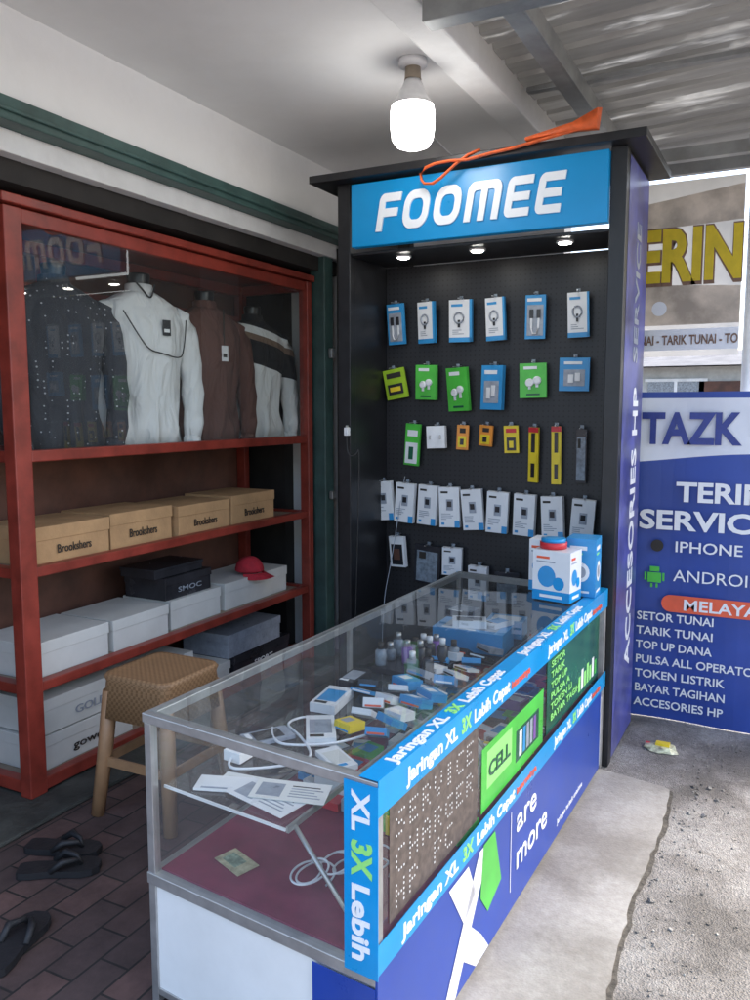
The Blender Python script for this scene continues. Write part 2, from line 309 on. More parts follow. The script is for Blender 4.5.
b=MB("threshold",bl); b.box(-4.3,-2.43,YS,4.3,.0,.02,mat("mossy_concrete",(.05,.052,.045),.7,var=.4,bump=.6,bscale=30)); b.done(bevel=.01)
cr=empty("canopy_roof")
b=MB("corrugated_sheet",cr); i=b.mi('roof'); prof=[]; y=1.4; CX=1.2
def rz(y): return 3.02-.012*(y)
while y<5.0:
    for dy,dz in ((0,0),(.09,0),(.105,.025),(.13,.025),(.145,0)): prof.append((y+dy,rz(y)+dz))
    y+=.16
a=[b.bm.verts.new((-1.16,p[0],p[1])) for p in prof]; c_=[b.bm.verts.new((CX,p[0],p[1]+.1)) for p in prof]
for k in range(len(prof)-1): b.bm.faces.new((a[k],a[k+1],c_[k+1],c_[k])).material_index=i
b.done()
b=MB("purlins",cr)
b.box(-1.14,CX,2.56,2.565,2.79,2.86,'galv'); b.box(-1.14,CX,2.565,2.64,2.79,2.795,'galv'); b.box(-1.14,CX,2.565,2.64,2.855,2.86,'galv')
b.box(-.95,-.88,1.4,4.9,2.865,2.87,'galv'); b.box(-.88,-.872,1.4,4.9,2.865,2.94,'galv')
b.box(-1.14,CX,4.55,4.60,2.80,2.864,'galv'); b.box(-1.14,CX,3.7,3.74,2.945,2.965,'galv'); b.box(-1.14,CX,4.9,4.94,2.82,2.96,'galv')
b.box(.4,.45,1.4,4.9,2.865,2.90,'galv')
b.done(bevel=.0015)
b=MB("white_post"); b.tube([(-.22,4.34,0),(-.22,4.34,1.4),(-.22,4.34,2.80)],.028,'plasticw',n=16); b.box(-.27,-.17,4.29,4.39,0,.02,'galv'); b.box(-.26,-.18,4.3,4.38,2.79,2.81,'galv'); b.done()
b=MB("steel_post"); b.box(1.12,1.18,4.55,4.61,0,2.80,'galv'); b.box(1.08,1.22,4.5,4.66,0,.02,'galv'); b.done()
# ---------------------------------------------------------------- light bulb
b=MB("light_bulb")
bx,by=-1.40,3.06
b.lathe([(.055,2.9),(.055,2.875),(.03,2.87)],bx,by,'plasticw')
b.lathe([(.03,2.87),(.032,2.83),(.034,2.825)],bx,by,'cream')
b.lathe([(.03,2.825),(.042,2.80),(.066,2.755),(.083,2.725)],bx,by,'plasticw')
b.lathe([(.083,2.725),(.087,2.70),(.086,2.64),(.08,2.60),(.065,2.578),(.04,2.568),(.01,2.565)],bx,by,'bulb')
b.done()
cable("bulb_wire",[(-1.42,3.06,2.893),(-1.55,3.3,2.894),(-1.7,3.9,2.893),(-1.72,4.48,2.893)],.004,'cable')
# ---------------------------------------------------------------- booth
bo=empty("accessory_display_booth")
b=MB("carcass",bo)
b.box(-1.99,-1.925,3.5,3.56,0,2.6,'black'); b.box(-1.985,-1.93,3.56,4.04,0,2.6,'black')
b.box(-.72,-.655,3.5,3.56,0,2.6,'black'); b.box(-.715,-.66,3.56,4.04,0,2.6,'black')
b.box(-2.10,-.57,3.42,4.1,2.6,2.635,'black')
b.box(-1.925,-.72,3.515,3.88,2.27,2.285,'black')
b.box(-1.93,-.715,3.9,3.93,0,2.27,'peg')
b.box(-1.93,-.715,3.6,3.9,0,.08,'black')
b.done(bevel=.003)
b=MB("side_print",bo); b.quad([(-.654,3.56,.02),(-.654,4.04,.02),(-.654,4.04,2.58),(-.654,3.56,2.58)],'sidep'); b.done()
text("ACCESORIES HP",(-.653,3.92,.35),ZA,(0,-1,0),'lit',h=.12,w=1.3,parent=bo,off=.02)
text("SERVICE",(-.653,3.86,1.75),ZA,(0,-1,0),'pgrey',h=.10,w=.6,parent=bo,off=.02)
b=MB("sign_panel",bo); b.box(-1.90,-.722,3.47,3.515,2.30,2.585,'sign'); b.done(bevel=.003)
def rrect(x0,x1,y0,y1,r,n=6):
    out=[]
    for cx,cy,a0 in ((x1-r,y1-r,0),(x0+r,y1-r,90),(x0+r,y0+r,180),(x1-r,y0+r,270)):
        for k in range(n+1):
            a=R(a0+90*k/n); out.append((cx+r*math.cos(a),cy+r*math.sin(a)))
    return out
def arc(cx,cy,r,a0,a1,n=6): return [(cx+r*math.cos(R(a0+(a1-a0)*k/n)),cy+r*math.sin(R(a0+(a1-a0)*k/n))) for k in range(n+1)]
s_=.25
def glyph(ch):
    if ch=='O': return 1.05,[rrect(0,1.05,0,1,.38),rrect(s_,1.05-s_,s_*.9,1-s_*.9,.2)]
    if ch=='F': return .86,[arc(.2,.8,.2,180,90)+[(.9,1),(.9,.78),(s_,.78),(s_,.60),(.82,.60),(.82,.38),(s_,.38),(s_,0),(0,0)]]
    if ch=='E': return .92,[arc(.2,.8,.2,180,90)+[(.92,1),(.92,.79),(s_,.79),(s_,.605),(.86,.605),(.86,.395),(s_,.395),(s_,.21),(.92,.21),(.92,0)]+arc(.2,.2,.2,270,180)]
    if ch=='M': return 1.3,[[(0,0)]+arc(.25,.75,.25,180,90)+arc(1.05,.75,.25,90,0)+[(1.3,0),(1.3-s_,0)]+arc(1.3-s_-.08,.70,.08,0,90,3)+[(.775,.78),(.775,0),(.525,0),(.525,.78)]+arc(s_+.08,.70,.08,90,180,3)+[(s_,0)]]
cu=bpy.data.curves.new("sign_lettering",'CURVE'); cu.dimensions='2D'; cu.fill_mode='BOTH'; cu.extrude=.004
px=0; H=.165
for ch in "FOOMEE":
    wd,sp=glyph(ch)
    for pl in sp:
        s2=cu.splines.new('POLY'); s2.points.add(len(pl)-1); s2.use_cyclic_u=True
        for p,(x,y) in zip(s2.points,pl): p.co=((px+x*.118)+y*H*.17,y*H,0,1)
    px+=wd*.118+.026
cu.materials.append(M['signw']); o=bpy.data.objects.new("sign_lettering",cu); col.objects.link(o); o.parent=bo; o.location=(-1.77,3.466,2.358); o.rotation_euler=(R(90),0,0); o.scale=(.89/(px+.01),1,1)
b=MB("sign_downlights",bo)
for x in (-1.70,-1.33,-.93):
    b.lathe([(.038,2.272),(.038,2.262),(.03,2.262)],x,3.62,'plasticw',n=20); b.lathe([(.028,2.2625),(.026,2.258)],x,3.62,'led',n=20)
b.done()
b=MB("orange_strap")
P=[(-.80,3.40,2.66),(-.95,3.40,2.64),(-1.1,3.40,2.62),(-1.2,3.40,2.612),(-1.3,3.40,2.60),(-1.38,3.403,2.607),(-1.45,3.405,2.605),(-1.495,3.408,2.595),(-1.52,3.41,2.57),(-1.515,3.408,2.545),(-1.50,3.405,2.527),(-1.46,3.402,2.522),(-1.42,3.40,2.54),(-1.36,3.41,2.59),(-1.3,3.415,2.625),(-1.25,3.42,2.64)]
b.tube(P,[.012]*4+[.012]*4+[.011]*8,'orange',n=8,sy=.5)
b.loft([[(-1.05,3.4,2.645),(-1.05,3.43,2.645),(-1.05,3.43,2.655),(-1.05,3.4,2.655)],[(-.85,3.38,2.65),(-.85,3.45,2.66),(-.85,3.45,2.69),(-.85,3.38,2.68)],[(-.76,3.39,2.655),(-.76,3.45,2.655),(-.75,3.45,2.74),(-.76,3.41,2.73)]],'orange')
b.done()
def ux(u): return -1.85+.00516*(u-400)
def vz(v): return 1.98-(v-325)*.00521
YP=3.87
limep=mat("lime_pack",(.35,.55,.03),.35)
NM={'cab':"cable_pack",'bud':"earbud_pack",'cas':"phone_case_pack",'chg':"charger_box",'whi':"wall_charger"}
def pack(u,v,w,h,kind,tilt=0):
    nm=NM.get(kind[:3],"accessory_pack")
    x=ux(u); z=vz(v); W=w*.0051/2; H=h*.0051/2
    b=MB(nm); mt=Matrix.Translation((x,YP,z))@Matrix.Rotation(R(tilt+random.uniform(-2.5,2.5)),4,'Y')@Matrix.Rotation(R(random.uniform(-12,9)),4,'Z')@Matrix.Rotation(R(random.uniform(0,5)),4,'X')
    B=lambda x0,x1,y0,y1,z0,z1,m: b.box(x0,x1,y0,y1,z0,z1,m,mt)
    B(-.003,.003,-.05,.028,H+.004,H+.008,'rack')
    B(-.009,.009,-.004,-.002,H,H+.018,'pblister')
    def lines(y,z,x0=-.7,n=3,m='pgrey'):
        for q in range(n): B(W*x0,W*(x0+random.uniform(.5,1.2)),y-.0006,y,H*(z-.09*q),H*(z-.09*q+.04),m)
    if kind=='cab':
        B(-W,W,-.02,0,-H,H,'lblue'); B(-W*.8,W*.8,-.022,-.02,-H*.85,H*.55,'pgrey'); B(-W*.8,W*.6,-.0225,-.02,H*.7,H*.85,'lit')
        for s in (-1,1): B(s*W*.35-.005,s*W*.35+.005,-.026,-.022,-H*.5,H*.35,'pwhite'); B(s*W*.35-.009,s*W*.35+.009,-.028,-.022,-H*.05,H*.35,'pdark')
        b.tube([mt@Vector(p) for p in ((-W*.35,-.026,-H*.5),(-W*.2,-.027,-H*.75),(W*.2,-.027,-H*.75),(W*.35,-.026,-H*.5))],.004,'pwhite',n=6)
    elif kind=='cabw':
        B(-W,W,-.02,0,-H,H,'pwhite'); B(-W,W,-.0215,-.02,-H,-H*.78,'lblue'); B(W*.8,W*1.01,-.0215,0.001,-H,H,'lblue'); B(-W*.8,W*.2,-.021,-.02,H*.68,H*.8,'lblue'); lines(-.02,-.45)
        ring=[mt@Vector((W*.42*math.cos(t)-W*.1,-.024,H*.15+H*.25*math.sin(t))) for t in [j*math.pi*2/12 for j in range(13)]]; b.tube(ring,.0045,'pgrey',n=6); B(-W*.2,W*.0,-.026,-.021,-H*.3,H*.05,'pdark')
    elif kind=='chg':
        B(-W,W,-.03,0,-H,H,'pwhite'); B(-W*.28,W*.38,-.032,-.03,-H*.15,H*.4,'pgrey'); B(-W*.18,W*.25,-.033,-.032,H*.02,H*.3,'pdark'); B(W*.5,W*1.0,-.0315,-.03,-H,-H*.65,'lblue'); B(-W*.8,-W*.1,-.0315,-.03,H*.7,H*.8,'ink'); lines(-.03,-.35,-.8,4); B(-W*.8,-W*.5,-.031,-.03,-H*.88,-H*.76,'lblue')
    elif kind=='budg':
        B(-W,W,-.025,0,-H,H,'green1'); b.tube([mt@Vector((-W*.25,-.024,-H*.15)),mt@Vector((-W*.25,-.034,-H*.1)),mt@Vector((-W*.25,-.038,-H*.1))],[W*.32,W*.32,W*.2],'plasticw',n=14); b.tube([mt@Vector((W*.3,-.024,0)),mt@Vector((W*.3,-.034,0)),mt@Vector((W*.3,-.038,0))],[W*.32,W*.32,W*.2],'plasticw',n=14); B(-W*.35,-W*.15,-.032,-.025,-H*.5,-H*.1,'plasticw'); B(W*.2,W*.4,-.032,-.025,-H*.4,0,'plasticw'); B(-W*.7,W*.3,-.0265,-.025,H*.65,H*.82,'lit'); B(-W*.5,W*.5,-.0265,-.025,-H*.85,-H*.75,'dgreen')
    elif kind=='budb':
        B(-W,W,-.03,0,-H,H,'lblue'); B(-W*.7,W*.7,-.032,-.03,-H*.7,H*.3,'pgrey'); B(-W*.4,-W*.05,-.038,-.032,-H*.5,H*.0,'plasticw'); B(W*.05,W*.4,-.038,-.032,-H*.4,H*.1,'plasticw'); B(-W*.7,W*.5,-.032,-.03,H*.6,H*.78,'lit')
    elif kind=='yel':
        B(-W,W,-.012,0,-H,H,'yel'); B(-W*.6,W*.6,-.018,-.012,-H*.8,H*.15,'pdark'); B(-W*.7,W*.7,-.0135,-.012,H*.5,H*.8,'redp'); B(-W*.3,W*.3,-.0185,-.018,-H*.6,-H*.1,'yel')
    elif kind=='yg':
        B(-W,W,-.015,0,-H,H,limep); B(-W*.7,W*.7,-.02,-.015,-H*.7,H*.0,'pdark'); B(-W*.5,W*.5,-.023,-.02,-H*.5,-H*.2,'yel'); B(-W*.7,W*.7,-.0165,-.015,H*.4,H*.75,'ink')
    elif kind=='gw':
        B(-W,W,-.015,0,-H,H,'green1'); B(-W*.8,W*.8,-.02,-.015,-H*.9,H*.1,'pwhite'); B(-W*.3,W*.3,-.024,-.02,-H*.7,-H*.1,'dgreen'); B(-W*.7,W*.7,-.0165,-.015,H*.4,H*.7,'lit')
    elif kind=='white':
        B(-W,W,-.045,-.01,-H,H,'plasticw'); B(-W*.6,-W*.5,-.062,-.045,-H*.2,H*.2,'rack'); B(W*.5,W*.6,-.062,-.045,-H*.2,H*.2,'rack')
    elif kind=='yt':
        B(-W,W,-.012,0,-H,H,'yel'); B(-W*.35,W*.35,-.018,-.012,-H*.8,H*.8,'pdark'); B(-W*1.01,W*1.01,-.0135,-.012,H*.82,H,'redp'); B(-W*.8,W*.8,-.0185,-.018,-H*.3,H*.1,'yel')
    elif kind=='or':
        B(-W,W,-.012,0,-H,H,'porange'); B(-W*.7,W*.7,-.018,-.012,-H*.8,H*.1,'yel'); B(-W*.3,W*.3,-.022,-.018,-H*.6,-H*.1,'pdark'); B(-W*.5,W*.5,-.0135,-.012,H*.35,H*.75,'ink')
    elif kind=='case':
        B(-W,W,-.012,0,-H,H,'pdark'); B(-W*.8,W*.8,-.016,-.012,-H*.9,H*.7,'pblister'); B(-W*.6,-W*.1,-.02,-.016,H*.3,H*.65,'ink')
    elif kind=='clear':
        B(-W,W,-.025,0,-H,H,'pwhite'); B(-W*.75,W*.75,-.027,-.025,-H*.85,H*.5,'pdark'); B(-W*.4,W*.4,-.032,-.027,-H*.5,H*.2,'redback')
    b.done(bevel=.0012)
for u,k in zip((400,433,468,503,541,580),('cab','cabw','cabw','cabw','cab','cabw')): pack(u,325,19 if u!=468 else 23,40,k)
pack(399,383,24,30,'yg',-8); pack(433,382,22,34,'budg'); pack(467,389,23,42,'budg'); pack(502,388,23,42,'budb'); pack(540,382,25,32,'budg'); pack(578,377,27,30,'budb')
pack(418,443,17,42,'gw',2); pack(445,435,19,22,'white'); pack(471,435,12,24,'or'); pack(495,433,14,20,'or',3); pack(520,436,14,26,'yel'); pack(542,450,10,52,'yt'); pack(563,450,9,54,'yt',-1); pack(586,450,10,50,'case')
for u in (387,411,436,459,483,508,535,562,589): pack(u,500+(u-387)*.04,21,40,'chg',random.uniform(-3,3))
pack(403,551,18,32,'clear'); pack(435,562,30,40,'case',2); pack(462,556,20,28,'chg'); pack(490,575,20,34,'chg'); pack(518,578,24,32,'case')
cable("hanging_cable",[(-1.80,3.86,1.2),(-1.82,3.84,1.05),(-1.84,3.8,.8),(-1.86,3.7,.5),(-1.8,3.6,.1)],.002,'pgrey')
cable("power_cable",[(-1.93,3.47,1.42),(-1.93,3.47,1.35),(-1.91,3.47,1.32),(-1.88,3.48,1.33),(-1.87,3.49,1.37),(-1.88,3.5,1.1),(-1.9,3.5,.5)],.003,'gcable')
b=MB("power_plug"); b.box(-1.94,-1.92,3.46,3.49,1.42,1.46,'plasticw'); b.box(-1.935,-1.925,3.465,3.485,1.46,1.47,'alu'); b.done(bevel=.003)
# ---------------------------------------------------------------- display case (left)
dc=empty("wooden_display_case")
X0,X1,Y0,Y1=-3.12,-2.6,2.12,4.24
b=MB("frame",dc)
for (x,y) in ((X1-.06,Y0),(X1-.05,Y1-.05),(X0,Y0),(X0,Y1-.05)):
    b.box(x,x+.06,y,y+.08 if y==Y0 else y+.05,.02,2.29,'red')
for z,t in ((2.235,.055),(1.345,.045),(.895,.04),(.435,.04),(.03,.05)):
    b.box(X1-.05,X1-.003,Y0+.08,Y1-.05,z,z+t,'red'); b.box(X0+.003,X0+.05,Y0+.08,Y1-.05,z,z+t,'red')
    b.box(X0+.06,X1-.06,Y0+.01,Y0+.06,z,z+t,'red'); b.box(X0+.06,X1-.06,Y1-.045,Y1-.01,z,z+t,'red')
b.box(X0-.02,X1+.02,Y0-.02,Y1+.02,2.295,2.33,'red')
b.done(bevel=.004)
b=MB("shelves",dc)
for z in (1.352,.902,.442,.04): b.box(X0+.05,X1-.05,Y0+.06,Y1-.045,z,z+.018,'cream')
b.done()
b=MB("back_panel",dc); b.box(X0-.01,X0+.0,Y0+.06,Y1-.05,.1,2.27,'redback')
for y in (2.7,3.3,3.85): b.box(X0+.001,X0+.03,y,y+.04,1.37,2.24,'red')
b.box(X0+.001,X0+.03,Y0+.08,Y1-.05,2.06,2.11,'red'); b.done()
b=MB("glass_panes",dc); b.quad([(X1-.02,Y0+.08,1.39),(X1-.02,Y1-.05,1.39),(X1-.02,Y1-.05,2.235),(X1-.02,Y0+.08,2.235)],'glass2'); b.quad([(X0+.06,Y0+.03,1.39),(X1-.06,Y0+.03,1.39),(X1-.06,Y0+.03,2.235),(X0+.06,Y0+.03,2.235)],'glass2'); b.done()
cloths={'dots':clothmat("dotted_shirt",'dots'),'white':clothmat("white_shirt",(.84,.84,.83)),'brown':clothmat("brown_shirt",(.13,.055,.04)),'block':clothmat("colour_block_shirt",'block')}
def mannequin(y,key,rot=0,cx=-2.82,s=1.0):
    e=empty("shirt_mannequin"); zb=1.372
    m=cloths[key]; b=MB("shirt",e); n=48
    def ring(z,rx,ry,ox=0,fold=.006):
        out=[]
        for j in range(n):
            t=2*math.pi*j/n; k=1+fold/ry*math.sin(7*t+z*9+y*5)+fold/ry*.7*math.sin(11*t-z*14+y)
            out.append((ox+rx*math.cos(t)*k,ry*math.sin(t)*k,z))
        return out
    prof=[(.0,.115,.170,0,.018),(.08,.118,.168,0,.015),(.14,.110,.16,0,.012),(.2,.108,.158,0,.011),(.33,.115,.168,.005,.009),(.45,.125,.185,.01,.006),(.54,.118,.20,.008,.003),(.60,.10,.202,0,.002),(.645,.085,.178,-.005,.001),(.68,.07,.12,-.008,0),(.70,.06,.075,-.008,0)]
    b.loft([ring(*p) for p in prof],m)
    b.loft([ring(.695,.062,.066,-.005,0),ring(.735,.056,.060,-.012,0),ring(.738,.05,.054,-.012,0),ring(.71,.048,.052,-.01,0)],m,caps=False)
    for sg in (-1,1):
        P=[(0,sg*.15,.61),(.0,sg*.195,.585),(.002,sg*.215,.54),(.005,sg*.228,.50),(.012,sg*.236,.44),(.015,sg*.240,.38),(.022,sg*.244,.31),(.034,sg*.240,.24),(.048,sg*.232,.17),(.062,sg*.222,.10),(.08,sg*.20,.02)]
        rd=[.05,.062,.063,.060,.054,.057,.048,.054,.043,.047,.036]
        b.tube(P,rd,m,n=16)
        b.tube([(.076,sg*.202,.035),(.085,sg*.196,.0)],[.040,.040],m,n=14)
    b.done()
    b=MB("neck",e); b.lathe([(.045,.69),(.046,.74),(.05,.775),(.047,.785),(.01,.787)],-.01,0,'skinblk'); b.done()
    if key=='white':
        cable("embroidery",[(.108,-.15,.60),(.132,-.10,.50),(.138,-.05,.43),(.140,.02,.42),(.138,.09,.40),(.122,.14,.42),(.118,.155,.58)],.003,'gcable',e)
        cable("collar_trim",[(.045,-.045,.735),(.062,-.03,.71),(.08,0,.66),(.062,.03,.71),(.045,.045,.735)],.004,'gcable',e)
        t=MB("price_tag",e); t.box(.138,.14,.02,.06,.50,.57,'pdark'); t.box(.1402,.1406,.026,.054,.515,.53,'lit'); t.done()
    if key=='brown':
        t=MB("price_tag",e); t.box(.137,.139,-.02,.022,.42,.50,'lit'); t.box(.1392,.1396,-.012,.014,.44,.46,'ink'); t.done()
        t=MB("placket_strip",e); t.box(.122,.128,.005,.012,.40,.69,'ink'); t.done()
    st=MB("stand_base",e); st.lathe([(.07,-.002),(.07,.004),(.02,.006),(.02,.02)],0,0,'skinblk'); st.done()
    e.location=(cx,y,zb); e.rotation_euler=(0,0,R(rot)); e.scale=(s,s*1.06,s)
mannequin(2.54,'dots',-14); mannequin(3.05,'white',-14,s=1.04); mannequin(3.54,'brown',-10,s=1.01); mannequin(3.97,'block',-14,s=.97)
def shoebox(y0,y1,x0,x1,z0,h,m,label=None,nm="shoe_box",lid=None,lm='ink'):
    e=empty(nm); b=MB("box",e); sh=random.uniform(-.012,.012); sk=random.uniform(-.012,.012)
    b.box(x0,x1+sh,y0,y1,z0,z0+h*.72,m); b.box(x0-.004,x1+.004+sh,y0-.004,y1+.004,z0+h*.66,z0+h+random.uniform(-.003,.003),lid or m); b.done(bevel=.002)
    if label: text(label,(x1+.0065+sh,(y0+y1)/2-.09,z0+h*.28),YA,ZA,lm,h=h*.24,w=.18,parent=e,name="label",off=.01)
for k,(a,c) in enumerate(((2.24,2.64),(2.67,3.07),(3.10,3.5),(3.53,3.93))): shoebox(a,c,-2.98,-2.675,.921,.155+.01*(k%2),'card',"Brookshers")
for k,(a,c) in enumerate(((2.22,2.63),(2.66,3.02),(3.06,3.45),(3.5,4.1))): shoebox(a,c,-3.0,-2.68-.005*k,.461,.145,'wcard')
shoebox(3.05,3.4,-2.98,-2.72,.607,.11,'pdark','SMOC',lm='pgrey'); shoebox(3.0,3.36,-2.96,-2.74,.720,.05,'pdark')
shoebox(2.24,2.77,-3.0,-2.68,.06,.15,'wcard',"gowel",lm='ink'); shoebox(2.25,2.78,-3.0,-2.68,.214,.15,'wcard',"GOLD",lm='pgrey'); shoebox(2.85,3.5,-3.0,-2.68,.06,.13,'wcard',"GOLD"); shoebox(2.84,3.2,-3.0,-2.68,.194,.13,'wcard'); shoebox(3.55,4.1,-3.0,-2.68,.06,.13,'pdark',"SPORT",lm='pwhite'); shoebox(3.5,4.0,-3.0,-2.69,.194,.13,'pgrey')
b=MB("red_baseball_cap"); cx,cy,cz=-2.74,3.78,.62
T20=[2*math.pi*j/20 for j in range(20)]; rings=[]
for k in range(7):
    a=k/6*math.pi/2; q=max(.04,math.cos(a)**.8); rings.append([(cx+.09*q*math.cos(t),cy+.08*q*math.sin(t),cz+.095*math.sin(a)) for t in T20])
b.loft(rings,'capred')
i=b.mi('capred'); v=[];w=[]
for j in range(11):
    t=-math.pi/2+math.pi*j/10; v.append(b.bm.verts.new((cx+.088*math.cos(t),cy+.078*math.sin(t),cz+.006))); w.append(b.bm.verts.new((cx+.03+.14*math.cos(t),cy+.08*math.sin(t),cz-.008-.02*abs(math.sin(t)))))
for j in range(10): b.bm.faces.new((v[j],v[j+1],w[j+1],w[j])).material_index=i
b.done(sub=1)
# ---------------------------------------------------------------- glass counter
before=set(bpy.data.objects)
SK=.09
gc=empty("glass_display_counter")
A0,A1,B0,B1=-1.43,-.725,1.43,3.485; ZT=.79; ZM=.365
b=MB("aluminium_frame",gc)
t=.024
for (x,y) in ((A0,B0),(A1-t,B0),(A0,B1-t),(A1-t,B1-t)): b.box(x,x+t,y,y+t,.005,ZT-.026,'alu')
for z0,z1 in ((ZT-.026,ZT-.001),(ZM-.03,ZM)):
    b.box(A0-.003,A1+.001,B0-.003,B0+t+.002,z0,z1,'alu'); b.box(A0-.003,A1+.001,B1-t-.002,B1+.003,z0,z1,'alu')
    b.box(A0-.003,A0+t,B0+t+.002,B1-t-.002,z0,z1,'alu'); b.box(A1-t,A1+.001,B0+t+.002,B1-t-.002,z0,z1,'alu')
b.box(A0+t,A1-t,B0+.002,B0+t,.03,.05,'alu')
b.box(A0,A0+.018,2.44,2.458,ZM,ZT-.026,'alu')
b.done(bevel=.002)
b=MB("lower_panels",gc)
b.box(A0+t,A1-t,B0+.006,B0+.014,.05,ZM-.03,'white'); b.box(A0+.006,A0+.014,B0+t,B1-t,.02,ZM-.03,'white')
b.box(A1-.014,A1-.006,B0+t,B1-t,.02,ZM-.03,'white'); b.box(A0+t,A1-t,B1-.014,B1-.006,.02,ZM-.03,'white')
b.done()
b=MB("base_board",gc); b.box(A0+t,A1-t,B0+t+.002,B1-t-.002,ZM-.012,ZM+.004,'maroon'); b.done()
b=MB("glass_panes",gc)
def hq(x0,x1,y0,y1,z,m): b.quad([(x0,y0,z),(x1,y0,z),(x1,y1,z),(x0,y1,z)],m)
hq(A0+.012,A1-.012,B0+.012,B1-.012,ZT+.001,'glass')
b.quad([(A0+t,B0+.012,ZM),(A1-t,B0+.012,ZM),(A1-t,B0+.012,ZT-.026),(A0+t,B0+.012,ZT-.026)],'glass')
b.quad([(A1-.012,B0+t,ZM),(A1-.012,B1-t,ZM),(A1-.012,B1-t,ZT-.026),(A1-.012,B0+t,ZT-.026)],'glass')
b.quad([(A0+.012,B0+t,ZM),(A0+.012,B1-t,ZM),(A0+.012,B1-t,ZT-.026),(A0+.012,B0+t,ZT-.026)],'glass')
b.done()
b=MB("glass_shelf",gc); 
hq(A0+.03,-1.0,B0+.04,B1-.04,.59,'glass'); b.box(A0+.03,-1.0,B0+.036,B0+.04,.584,.591,'plasticw'); b.box(-1.0,-.992,B0+.04,B1-.04,.58,.594,'alu')
b.tube([(-.80,1.48,.40),(-.996,1.50,.585)],.006,'alu'); b.tube([(-.80,2.4,.40),(-.996,2.42,.585)],.006,'alu'); b.done()
b=MB("price_strips",gc)
xs=A1+.003
b.box(A1-.045,A1+.002,B0-.004,B1,ZT+.003,ZT+.0045,'sblue')
b.box(A1+.002,xs+.001,B0-.004,B1,ZT-.075,ZT+.0045,'sblue')
b.box(A1+.002,xs+.001,B0-.004,B1,ZM+.0,ZM+.068,'sblue')
b.box(A1-.082,xs+.001,B0-.0065,B0-.0045,ZM-.01,ZT-.01,'sblue')
b.box(A1-.004,xs-.001,B0-.004,3.42,.025,ZM-.0005,'navy')
b.box(A1-.17,A1-.003,B0-.0065,B0-.0045,.025,ZM-.032,'navy')
b.done()
def slog(y,z,h,w,par):
    x=xs+.0015
    text("Jaringan XL",(x,y,z),YA,ZA,'lit',h=h,w=w*.36,parent=par,off=.03)
    text("3X",(x,y+w*.385,z),YA,ZA,'litlime',h=h*1.1,w=w*.08,parent=par,off=.04)
    text("Lebih Cepat",(x,y+w*.49,z),YA,ZA,'lit',h=h,w=w*.35,parent=par,off=.03)
    text("internetnya",(x,y+w*.86,z),YA,ZA,'pill',h=h*.7,w=w*.22,parent=par,off=.02)
slog(1.56,ZT-.055,.036,.8,gc); slog(2.62,ZT-.055,.036,.7,gc)
slog(1.54,ZM+.018,.034,.9,gc); slog(2.72,ZM+.018,.034,.62,gc)
for yy,ww in ((1.52,.72),(2.4,.72)):
    text("Jaringan XL",(A1-.006,yy,ZT+.0055),YA,(-1,0,0),'lit',h=.03,w=ww*.42,parent=gc,off=.03); text("3X",(A1-.006,yy+ww*.45,ZT+.0055),YA,(-1,0,0),'litlime',h=.03,w=ww*.09,parent=gc,off=.04); text("Lebih Cepat",(A1-.006,yy+ww*.57,ZT+.0055),YA,(-1,0,0),'lit',h=.03,w=ww*.4,parent=gc,off=.03)
XS=(1,-SK,0)
text("XL",(A1-.06,B0-.0075,ZT-.03),(0,0,-1),XS,'lit',h=.045,w=.09,parent=gc,off=.03)
text("3X",(A1-.06,B0-.0075,ZT-.135),(0,0,-1),XS,'litlime',h=.05,w=.08,parent=gc,off=.04)
text("Lebih",(A1-.06,B0-.0075,ZT-.23),(0,0,-1),XS,'lit',h=.045,w=.17,parent=gc,off=.03)
b=MB("logo_print",gc); x=xs+.0005
def poly(pts,m): b.quad([(x,p[0],p[1]) for p in pts],m)
poly([(1.76,.03),(1.85,.03),(2.10,.35),(2.01,.35)],'lit'); poly([(1.80,.35),(1.93,.35),(1.985,.25),(1.905,.20)],'lit'); x+=.0004; poly([(2.02,.21),(2.08,.14),(2.19,.18),(2.13,.355),(2.04,.355)],'green1'); poly([(1.95,.17),(2.03,.10),(2.09,.03),(1.99,.03),(1.9,.1)],'lit')
poly([(2.27,.09),(2.275,.09),(2.275,.345),(2.27,.345)],'lit')
b.done()
text("are",(x,2.32,.255),YA,ZA,'lit',h=.085,w=.20,parent=gc,off=.01); text("more",(x,2.32,.135),YA,ZA,'lit',h=.085,w=.32,parent=gc,off=.01)
text("Jaringan terbaik untukmu",(x,2.78,.07),YA,ZA,'lit',h=.02,w=.35,parent=gc,off=.01)
b=MB("stickers_and_painted_reflections",gc); xg=A1-.0105
brownp=mat("painted_paving_reflection",(.11,.085,.07),.4,var=.35,scale=50,bump=.1)  # brown colour paints the paving's reflection onto the side glass
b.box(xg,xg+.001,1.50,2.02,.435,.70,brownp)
b.box(xg,xg+.001,2.05,2.62,.435,.62,'green1'); b.box(xg+.001,xg+.0015,2.09,2.3,.49,.60,'litlime'); b.box(xg+.001,xg+.0015,2.34,2.57,.47,.57,'dgreen')
b.box(xg,xg+.001,2.66,3.40,.44,.70,'dgreen')  # dark panel painted as the banner's reflection in the side glass
for k in range(5): b.box(xg+.0016,xg+.002,2.37+k*.036,2.395+k*.036,.48,.56,random.choice(['lit','purple','pgrey','lblue']))
for k in range(7): b.box(xg+.0016,xg+.002,3.08+k*.042,3.11+k*.042,.46,.52+.02*(k%2),random.choice(['litlime','lit','green1']))
b.done()
text("CELL",(xg+.003,2.10,.52),YA,ZA,'dgreen',h=.045,w=.18,parent=gc,off=.02)
